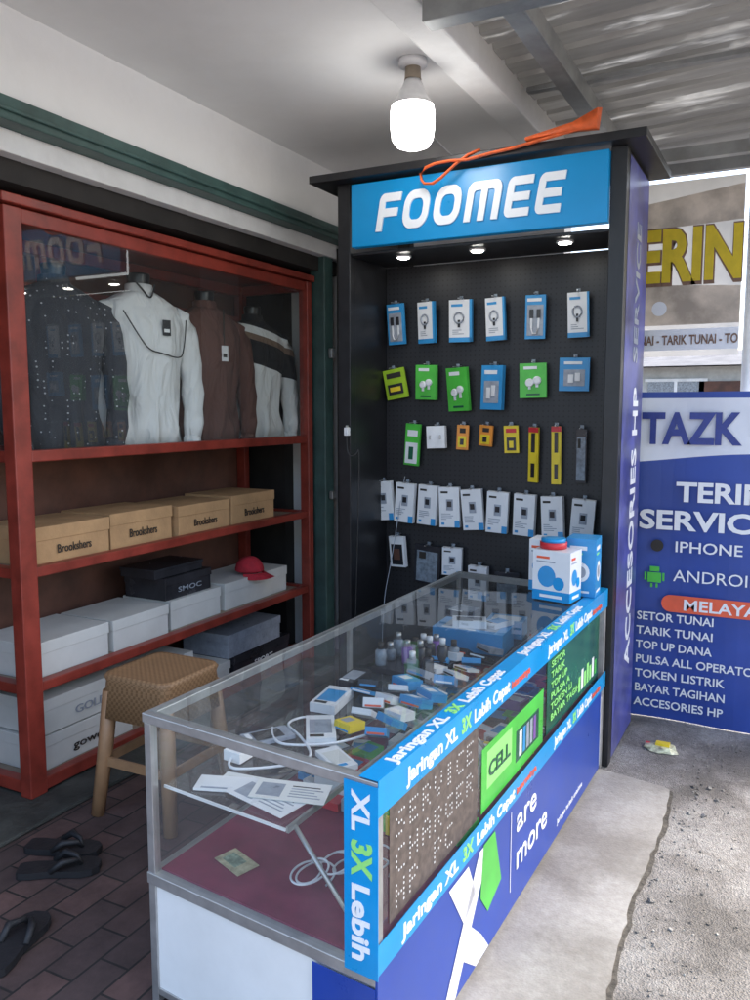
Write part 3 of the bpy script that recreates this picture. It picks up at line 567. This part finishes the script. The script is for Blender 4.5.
font={'C':["0111","1000","1000","1000","0111"],'H':["1001","1001","1111","1001","1001"],'A':["0110","1001","1111","1001","1001"],'R':["1110","1001","1110","1010","1001"],'G':["0111","1000","1011","1001","0111"],'E':["1111","1000","1110","1000","1111"],'P':["1110","1001","1110","1000","1000"],'S':["0111","1000","0110","0001","1110"],'V':["1001","1001","1001","0110","0110"],'I':["0110","0110","0110","0110","0110"],' ':["0000"]*5}
b=MB("dot_lettering",gc); 
for txt,z0 in (("SERVICE",.62),("CHARGER",.535),("HP PC",.455)):
    yy=1.53
    for ch in txt:
        for r_,row in enumerate(font[ch]):
            for c_i,vv in enumerate(row):
                if vv=='1': 
                    y=yy+c_i*.0125; z=z0+(4-r_)*.0125; b.box(xg+.001,xg+.002,y,y+.0045,z,z+.0045,'paper')
        yy+=.068
b.done()
for k,s in enumerate(("SETOR","TARIK","TOP UP","PULSA A","TOKEN LI","BAYAR TAGIH")): text(s,(xg+.0035,2.70,.668-k*.038),YA,ZA,'litlime',h=.024,parent=gc,off=.015,w=.034*len(s))  # banner lettering as reflected in the glass, drawn as solid text
def item(nm,x,y,z,w,d,h,rot,mats,par=None):
    b=MB(nm,par); mt=Matrix.Translation((x,y,z))@Matrix.Rotation(R(rot),4,'Z')
    b.box(-w/2,w/2,-d/2,d/2,0,h,mats[0],mt)
    b.box(-w*.38,w*.38,-d*.3,d*.3,h,h+.001,mats[1],mt)
    b.box(-w*.38,w*.1,-d*.44,-d*.34,h,h+.001,mats[-1],mt)
    return b.done(bevel=.0012)
S=.592
for k,(x,y,r,m) in enumerate(((-1.19,1.58,12,'paper'),(-1.12,1.55,-8,'pwhite'),(-1.08,1.60,20,'paper'))):
    b=MB("leaflet"); mt=Matrix.Translation((x,y,S+.002+k*.004))@Matrix.Rotation(R(r),4,'Z'); b.box(-.10,.10,-.05,.05,0,.002,m,mt); b.box(-.085,-.02,-.035,.03,.002,.0026,'pgrey' if k else 'wcard',mt)
    for q in range(5): b.box(.0,.085-.01*(q%3),-.03+q*.013,-.026+q*.013,.002,.0026,'ink' if q==4 else 'pgrey',mt)
    b.done()
item("phone_screen_protector",-1.26,1.55,S,.15,.075,.006,25,('plasticw','pwhite','pgrey'))
b=MB("price_card"); mt=Matrix.Translation((-1.25,1.58,ZM+.006))@Matrix.Rotation(R(-15),4,'Z'); b.box(-.055,.055,-.035,.035,0,.002,mat("yellowed_card",(.5,.44,.28),.6,var=.3,scale=40),mt); b.box(-.04,.02,-.02,.02,.002,.0025,mat("green_print",(.3,.36,.26),.6,var=.4,scale=60),mt); b.done()
for k in range(3):
    pts=[]
    cx,cy=(-1.02+.05*k,1.62+.06*k)
    for j in range(26):
        a=j*.62; r=.035+.022*math.sin(j*.45+k); pts.append((cx+r*math.cos(a),cy+r*1.5*math.sin(a),ZM+.01+.002*j))
    cable("charging_cable",pts,.0028,'cable')
b=MB("charger_adapter"); b.box(-1.36,-1.30,1.66,1.72,S,S+.03,'plasticw'); b.box(-1.345,-1.34,1.72,1.74,S+.01,S+.014,'alu'); b.box(-1.325,-1.32,1.72,1.74,S+.01,S+.014,'alu'); b.done(bevel=.004)
cable("charging_cable",[(-1.33,1.66,S+.012),(-1.31,1.60,S+.01),(-1.22,1.66,S+.01),(-1.12,1.78,S+.01),(-1.25,1.89,S+.01),(-1.36,1.94,S+.01),(-1.3,2.06,S+.01),(-1.15,1.99,S+.01)],.004,'cable')
cable("charging_cable",[(-1.36,1.89,S+.01),(-1.3,1.80,S+.01),(-1.2,1.84,S+.01),(-1.1,1.94,S+.01),(-1.04,2.14,S+.01)],.004,'cable')
item("phone_box",-1.22,1.95,S,.09,.17,.025,35,('pwhite','pgrey','ink')); item("phone_box",-1.32,2.17,S,.09,.17,.03,10,('pwhite','lblue','ink'))
item("phone_box",-1.34,1.84,S,.08,.15,.012,-30,('pgrey','pdark','lit')); item("phone_box",-1.08,1.82,S,.07,.13,.015,60,('pwhite','wcard','lblue'))
b=MB("accessory_cards")
for r_ in range(3):
    for k in range(14):
        y=2.0+k*.085+random.uniform(-.02,.02); x=-1.05-.105*r_+random.uniform(-.012,.012)
        if r_>=1 and 2.4<y<2.85 and r_==2: continue
        if r_>=1 and y>2.85: continue
        if r_==2 and y<2.2: continue
        mt=Matrix.Translation((x,y,S+.004))@Matrix.Rotation(R(random.uniform(-30,30)),4,'Z')@Matrix.Rotation(R(random.uniform(-30,-5)),4,'X')
        m=random.choice(['lblue','lblue','pwhite','pwhite','pgrey','pdark','yel' if k%5==0 else 'pwhite']); sw=random.uniform(.03,.045); hh=random.uniform(.01,.03); b.box(-sw,sw,-.035,.035,.012,.012+hh,m,mt)
        b.box(-sw*.7,sw*.2,-.02,.02,.012+hh,.0125+hh,random.choice(['lit','lblue','pgrey']),mt)
        b.box(-sw*.8,sw*.8,-.0365,-.035,.014,.02,random.choice(['ink','lblue','pill','lit']),mt)
b.done(bevel=.001)
b=MB("small_accessory_boxes")
for k in range(90):
    y=random.uniform(1.95,3.38); x=random.uniform(-1.34,-.80)
    mt=Matrix.Translation((x,y,ZM+.005+random.random()*.004))@Matrix.Rotation(R(random.choice([0,90,5,-8,20,70])),4,'Z')
    w,d,h=random.uniform(.025,.045),random.uniform(.04,.08),random.uniform(.012,.06)
    m=random.choice(['lblue','pwhite','pdark','green1','yel','pgrey','pwhite','purple','redp','pwhite']); b.box(-w,w,-d,d,0,h,m,mt); b.box(-w*.8,w*.8,-d*.5,d*.6,h,h+.001,random.choice(['lit','pdark','pblister','sblue']),mt)
b.done(bevel=.001)
b=MB("bottle_display_tray"); b.box(-1.37,-1.12,2.52,2.82,S,S+.02,'pdark')
for r_ in range(4):
    for k in range(4):
        x=-1.34+.065*k+random.uniform(-.008,.008); y=2.55+.075*r_+random.uniform(-.008,.008); hh=random.uniform(-.02,.015)
        if random.random()<.15: continue
        mm=random.choice(['pblister','pdark','pblister','purple']); b.lathe([(.021,S+.02),(.022,S+.03),(.022,S+.075+hh),(.012,S+.082+hh)],x,y,mm,n=14); b.lathe([(.012,S+.082+hh),(.012,S+.105+hh),(.002,S+.106+hh)],x,y,random.choice(['alu','ink','plasticw']),n=12)
b.done()
item("earphone_box",-1.16,3.02,S,.30,.17,.085,4,('lblue','pgrey','lit')); item("earphone_box",-1.29,3.24,S,.14,.14,.09,-6,('pdark','pgrey','lit')); item("earphone_box",-1.1,3.26,S,.16,.12,.07,8,('lblue','lit','ink'))
item("phone_box",-1.17,3.0,S+.087,.14,.08,.03,24,('pwhite','pdark','ink')); item("phone_box",-1.07,3.07,S+.087,.07,.12,.02,-20,('pwhite','lblue','ink'))
item("phone_box",-1.36,2.38,S,.07,.15,.03,4,('pdark','pgrey','lit'))
TZ=ZT+.006
def stackbox(nm,x,y,w,d,h,rot,base,draw):
    b=MB(nm); mt=Matrix.Translation((x,y,TZ))@Matrix.Rotation(R(rot),4,'Z'); b.box(-w/2,w/2,-d/2,d/2,0,h,base,mt)
    def disc(u,v,r,m,k,side):
        i=b.mi(m); pts=[]
        for j in range(18):
            a=2*math.pi*j/18; p=u+r*math.cos(a); q=v+r*1.1*math.sin(a)
            pts.append(mt@(Vector((p,-d/2-.0006*k,q)) if side=='f' else Vector((w/2+.0006*k,p,q))))
        f=b.bm.faces.new([b.bm.verts.new(p) for p in pts]); f.material_index=i
    def rect(u0,u1,v0,v1,m,k,side):
        b.box(*((u0,u1,-d/2-.0006*k,-d/2) if side=='f' else (w/2,w/2+.0006*k,u0,u1)),v0,v1,m,mt)
    draw(disc,rect,w,d,h); b.done(bevel=.0015)
def art1(disc,rect,w,d,h):
    for s_i,ww in (('f',w),('r',d)):
        rect(-ww/2,ww/2,0,h*.2,'sblue',1,s_i); disc(-ww*.12,h*.48,ww*.24,'lblue',1,s_i); disc(ww*.2,h*.36,ww*.15,'sblue',2,s_i); rect(-ww*.4,-ww*.05,h*.83,h*.88,'pill',1,s_i); rect(-ww*.4,ww*.1,h*.76,h*.785,'pgrey',1,s_i); rect(-ww*.3,ww*.3,h*.06,h*.12,'lit',2,s_i)
def art2(disc,rect,w,d,h):
    for s_i,ww in (('f',w),('r',d)):
        disc(0,h*.42,ww*.3,'lit',1,s_i); disc(0,h*.42,ww*.18,'pgrey',2,s_i); rect(-ww*.38,ww*.2,h*.8,h*.87,'lit',1,s_i); rect(-ww*.38,ww*.05,h*.72,h*.75,'litlime',1,s_i); rect(-ww*.3,ww*.3,h*.06,h*.1,'lit',1,s_i)
stackbox("headset_box",-.86,3.18,.16,.12,.20,-6,'pwhite',art1)
stackbox("headset_box",-.79,3.33,.12,.13,.235,4,'lblue',art2)
stackbox("speaker_box",-.96,3.33,.10,.12,.215,2,'pwhite',art1)
b=MB("tape_roll"); b.lathe([(.03,TZ+.202),(.055,TZ+.202),(.055,TZ+.226),(.03,TZ+.226)],-.88,3.19,'redp'); b.lathe([(.05,TZ+.226),(.05,TZ+.24),(.03,TZ+.24)],-.88,3.19,'sblue'); b.done()
# the counter is slightly out of square: skew its near end, then turn it a little
C.view_layer.update()
shm=Matrix(((1,0,0,0),(-SK,1,0,SK*A1),(0,0,1,0),(0,0,0,1)))
piv=Matrix.Translation((A1,B0,0))@Matrix.Rotation(R(-1.3),4,'Z')@Matrix.Translation((-A1,-B0,0))
for o in list(bpy.data.objects):
    if o in before: continue
    if o.type=='MESH': o.data.transform(shm)
    elif o.type=='FONT': 
        mb=o.matrix_basis.copy(); mb.translation=shm@mb.translation; o.matrix_basis=mb
    elif o.type=='CURVE':
        for sp in o.data.splines:
            for p in sp.points: q=shm@Vector(p.co[:3]); p.co=(*q,1)
C.view_layer.update()
for o in list(bpy.data.objects):
    if o not in before and o.parent is None: o.matrix_world=piv@o.matrix_world
# ---------------------------------------------------------------- stool
b=MB("woven_plastic_stool"); sx,sy,sz=-2.13,2.36,.56
def rr(cx,cy,z,h,r=.04,n=5):
    out=[]
    for qx,qy,a0 in ((1,1,0),(-1,1,90),(-1,-1,180),(1,-1,270)):
        for k in range(n):
            a=R(a0+90*k/(n-1)); out.append((cx+qx*(h-r)+r*math.cos(a),cy+qy*(h-r)+r*math.sin(a),z))
    return out
b.loft([rr(sx,sy,sz-.17,.170),rr(sx,sy,sz-.03,.158),rr(sx,sy,sz-.012,.164),rr(sx,sy,sz,.156),rr(sx,sy,sz-.004,.14),rr(sx,sy,sz-.006,.10)],'wicker')
for qx in (-1,1):
    for qy in (-1,1):
        b.tube([(sx+qx*.135,sy+qy*.135,sz-.07),(sx+qx*.155,sy+qy*.155,.25),(sx+qx*.18,sy+qy*.18,.003)],[.030,.029,.025],'tan',n=8)
for q in (-1,1):
    b.box(sx-.15,sx+.15,sy+q*.16-.006,sy+q*.16+.006,.2,.235,'tan'); b.box(sx+q*.16-.006,sx+q*.16+.006,sy-.15,sy+.15,.2,.235,'tan')
b.done()
def sandal(x,y,rot,mir=1):
    b=MB("flip_flop_sandal"); mt=Matrix.Translation((x,y,.004))@Matrix.Rotation(R(rot),4,'Z')
    prof=[(-.13,.028),(-.12,.036),(-.08,.04),(-.03,.036),(.03,.044),(.08,.05),(.115,.042),(.135,.022)]
    outl=[(p,w) for p,w in prof]+[(p,-w) for p,w in reversed(prof)]
    b.loft([[mt@Vector((p,w*mir,z)) for p,w in outl] for z in (0,.018,.022)],'rubber',smooth=False)
    for s in (-1,1):
        b.tube([mt@Vector(p) for p in ((.075,0,.022),(.06,s*.012,.045),(.02,s*.036,.05),(-.02,s*.04,.022))],[.006,.009,.012,.01],'rubber',n=8)
    b.done()
sandal(-2.13,1.83,35); sandal(-2.22,1.93,20,-1); sandal(-1.93,1.5,110)
b=MB("crumpled_wrapper"); ri=[]
for k in range(5):
    ri.append([(-.47+ (.085-.012*k*k*.5)*math.cos(t)*random.uniform(.6,1.1),3.80+(.05-.006*k*k*.5)*math.sin(t)*random.uniform(.6,1.1),.0+.012*k*random.uniform(.7,1.2)) for t in [2*math.pi*j/14 for j in range(14)]])
b.loft(ri[:3],mat("wrapper_foil",(.75,.68,.45),.3,var=.5,scale=25),smooth=False); b.box(-.5,-.44,3.79,3.83,.02,.03,'yel'); b.box(-.55,-.53,3.83,3.85,.001,.01,'redp'); b.done()
# ---------------------------------------------------------------- banners
bn=empty("service_banner"); YB=4.2
b=MB("banner_sheet",bn)
nx=24
def by_(x): return YB+.012*math.sin(x*9)
xs_=[-.74+1.3*k/nx for k in range(nx+1)]
def strip(z0f,z1f,m,off=0):
    ii=b.mi(m)
    for a,c in zip(xs_,xs_[1:]):
        f=b.bm.faces.new([b.bm.verts.new(p) for p in ((a,by_(a)-off,z0f(a)),(c,by_(c)-off,z0f(c)),(c,by_(c)-off,z1f(c)),(a,by_(a)-off,z1f(a)))]); f.material_index=ii
wave=lambda x:1.31+.03*math.sin((x+.5)*4)
strip(lambda x:.0,wave,'banblue'); strip(wave,lambda x:1.60,'banwhite'); strip(lambda x:1.60,lambda x:1.63,'banblue')
b.done()
yt=YB-.016
def bt(s,x,z,h,m='lit',w=None,off=.03,sh=0): text(s,(x,yt,z),XA,ZA,m,h=h,w=w,parent=bn,off=off,shear=sh)
bt("TAZK CELL",-.67,1.385,.15,'bannavy',w=.86,off=.035)
bt("TERIMA",-.50,1.105,.095,w=.52); bt("SERVICE HP",-.67,.965,.095,w=.85)
bt("IPHONE",-.50,.855,.055,w=.30,off=.01); bt("ANDROID",-.50,.71,.06,w=.40,off=.0)
b=MB("banner_icons",bn)
b.lathe([(.03,0),(.03,.001)],0,0,'ink',n=18)
for v in b.bm.verts: v.co=Vector((v.co.x-.58,yt-v.co.z,.88+v.co.y))
b.box(-.62,-.555,yt-.001,yt,.695,.745,'green1'); b.box(-.61,-.565,yt-.001,yt,.75,.775,'green1'); b.box(-.635,-.625,yt-.001,yt,.705,.745,'green1'); b.box(-.55,-.54,yt-.001,yt,.705,.745,'green1'); b.box(-.605,-.595,yt-.001,yt,.67,.69,'green1'); b.box(-.58,-.57,yt-.001,yt,.67,.69,'green1')
pi_=b.mi('pill'); pl=rrect(-.55,.1,.555,.64,.042); f=b.bm.faces.new([b.bm.verts.new((p[0],yt-.001,p[1])) for p in pl]); f.material_index=pi_
for k in range(7): f=b.bm.faces.new([b.bm.verts.new((-.70+.009*math.cos(a),yt-.001,.523-k*.074+.009*math.sin(a))) for a in [j*math.pi/4 for j in range(8)]]); f.material_index=b.mi('lit')
b.done()
text("MELAYANI",(-.45,yt-.002,.570),XA,ZA,'lit',h=.055,w=.42,parent=bn,off=.02)
for k,s in enumerate(("SETOR TUNAI","TARIK TUNAI","TOP UP DANA","PULSA ALL OPERATOR","TOKEN LISTRIK","BAYAR TAGIHAN","ACCESORIES HP")):
    bt(s,-.665,.503-k*.074,.042,w=.0315*len(s)+.01,off=.015)
ub=empty("shop_banner")
b=MB("banner_sheet",ub); YU=4.24
b.quad([(-.74,YU,1.80),(-.26,YU,1.80),(-.26,YU,2.62),(-.74,YU,2.62)],'bangrey'); b.quad([(-.74,YU-.002,1.95),(-.26,YU-.002,1.95),(-.26,YU-.002,2.12),(-.74,YU-.002,2.15)],'banbrown'); b.quad([(-.74,YU-.003,1.83),(-.26,YU-.003,1.83),(-.26,YU-.003,1.93),(-.74,YU-.003,1.93)],'banwhite')
b.quad([(-.74,YU-.0025,2.40),(-.26,YU-.0025,2.42),(-.26,YU-.0025,2.58),(-.74,YU-.0025,2.52)],'banbrown'); b.done()
text("ERIN",(-.73,YU-.006,2.155),XA,ZA,'banbrn',h=.25,w=.47,parent=ub,off=.06)
text("ERIN",(-.735,YU-.009,2.165),XA,ZA,'banyel',h=.24,w=.465,parent=ub,off=.04)
text("UNAI - TARIK TUNAI - TO",(-.735,YU-.006,1.858),XA,ZA,'banbrn',h=.045,w=.47,parent=ub,off=.02)
b=MB("banner_icon",ub); b.lathe([(.035,0),(.035,.001)],0,0,'banwhite',n=18)
for v in b.bm.verts: v.co=Vector((v.co.x-.62,YU-.004-v.co.z,2.03+v.co.y))
b.done()
# ---------------------------------------------------------------- distant setting
def house(x,y,w,d,h,rh,wallc,roofc):
    e=empty("house"); b=MB("walls",e); b.box(x,x+w,y,y+d,0,h,mat("house_wall",wallc,.8,dirt=.2)); b.done()
    b=MB("roof",e); rm=mat("roof_tiles",roofc,.7,var=.3,scale=3,bump=.5); o=.5
    b.quad([(x-o,y-o,h),(x+w+o,y-o,h),(x+w+o,y+d/2,h+rh),(x-o,y+d/2,h+rh)],rm); b.quad([(x-o,y+d+o,h),(x+w+o,y+d+o,h),(x+w+o,y+d/2,h+rh),(x-o,y+d/2,h+rh)],rm); b.done()
    b=MB("windows_and_door",e)
    k=x+.8
    while k<x+w-1.4:
        b.box(k,k+1.1,y-.04,y+.02,1.0,h-.3,'pblister'); b.box(k-.06,k+1.16,y-.05,y-.041,.94,1.0,'plasticw'); b.box(k-.06,k+1.16,y-.05,y-.041,h-.3,h-.24,'plasticw'); b.box(k+.52,k+.58,y-.05,y-.041,1.0,h-.3,'plasticw'); k+=2.4
    b.box(x+w-1.2,x+w-.3,y-.04,y+.02,0,min(2.1,h-.2),'redback'); b.done()
house(-6,18,5.4,6,2.4,.5,(.5,.5,.48),(.13,.13,.13)); house(-.2,19,8,6,2.5,.6,(.6,.62,.6),(.2,.2,.2)); house(-18,17,9,6,3,1.7,(.5,.52,.5),(.2,.09,.06))
leafm=mat("foliage",(.055,.09,.03),.7,var=.5,scale=.8); bark=mat("bark",(.1,.075,.05),.9,bump=.5)
def tree(x,y,h,r,nl=1500):
    e=empty("tree"); b=MB("trunk",e); b.tube([(x,y,0),(x+.1,y,h*.3),(x,y+.1,h*.6)],[.18,.13,.07],bark)
    for k in range(5):
        a=k*1.26; b.tube([(x,y,h*.4),(x+r*.4*math.cos(a),y+r*.4*math.sin(a),h*.6),(x+r*.7*math.cos(a),y+r*.7*math.sin(a),h*.8)],[.07,.05,.02],bark,n=6)
    b.done()
    b=MB("crown",e); i=b.mi(leafm); cl=[Vector((random.gauss(0,r*.5),random.gauss(0,r*.5),h*.72+random.gauss(0,r*.3))) for _ in range(22)]
    for _ in range(nl):
        c=random.choice(cl); p=Vector((x,y,0))+c+Vector([random.gauss(0,r*.17) for _ in range(3)]); s=random.uniform(.1,.2)
        u=Vector([random.uniform(-1,1) for _ in range(3)]).normalized(); w=u.cross(Vector([random.uniform(-1,1) for _ in range(3)])).normalized()
        f=b.bm.faces.new([b.bm.verts.new(q) for q in (p-u*s,p-w*s*.5,p+u*s,p+w*s*.5)]); f.material_index=i
    b.done()
tree(3.8,15.2,5,1.8); tree(-9,15,6,2.2)
# ---------------------------------------------------------------- world, sun, camera
w=bpy.data.worlds.new("World"); C.scene.world=w; w.use_nodes=True; nt=w.node_tree
sk=nt.nodes.new("ShaderNodeTexSky"); sk.sky_type='NISHITA'; sk.sun_disc=False; sk.sun_elevation=R(55); sk.sun_rotation=R(50); sk.air_density=1.0; sk.dust_density=4; sk.ozone_density=.8
nt.links.new(sk.outputs[0],nt.nodes["Background"].inputs[0]); nt.nodes["Background"].inputs[1].default_value=.64
sd=bpy.data.lights.new("sun",'SUN'); sd.energy=3.2; sd.angle=R(14); sd.color=(1,.96,.9); so=bpy.data.objects.new("sun",sd); col.objects.link(so)
az=R(50); el=R(55); d=Vector((math.sin(az)*math.cos(el),math.cos(az)*math.cos(el),math.sin(el))); so.rotation_euler=d.to_track_quat('Z','Y').to_euler()
cd=bpy.data.cameras.new("camera"); cd.sensor_fit='VERTICAL'; cd.sensor_height=24; cd.lens=24*.82; cd.clip_start=.05; cd.clip_end=1000
co=bpy.data.objects.new("camera",cd); col.objects.link(co); co.location=(0,0,1.55); co.rotation_euler=(R(90-6.36),0,R(27.1)); C.scene.camera=co
C.scene.view_settings.view_transform='Standard'; C.scene.view_settings.look='None'; C.scene.view_settings.exposure=0
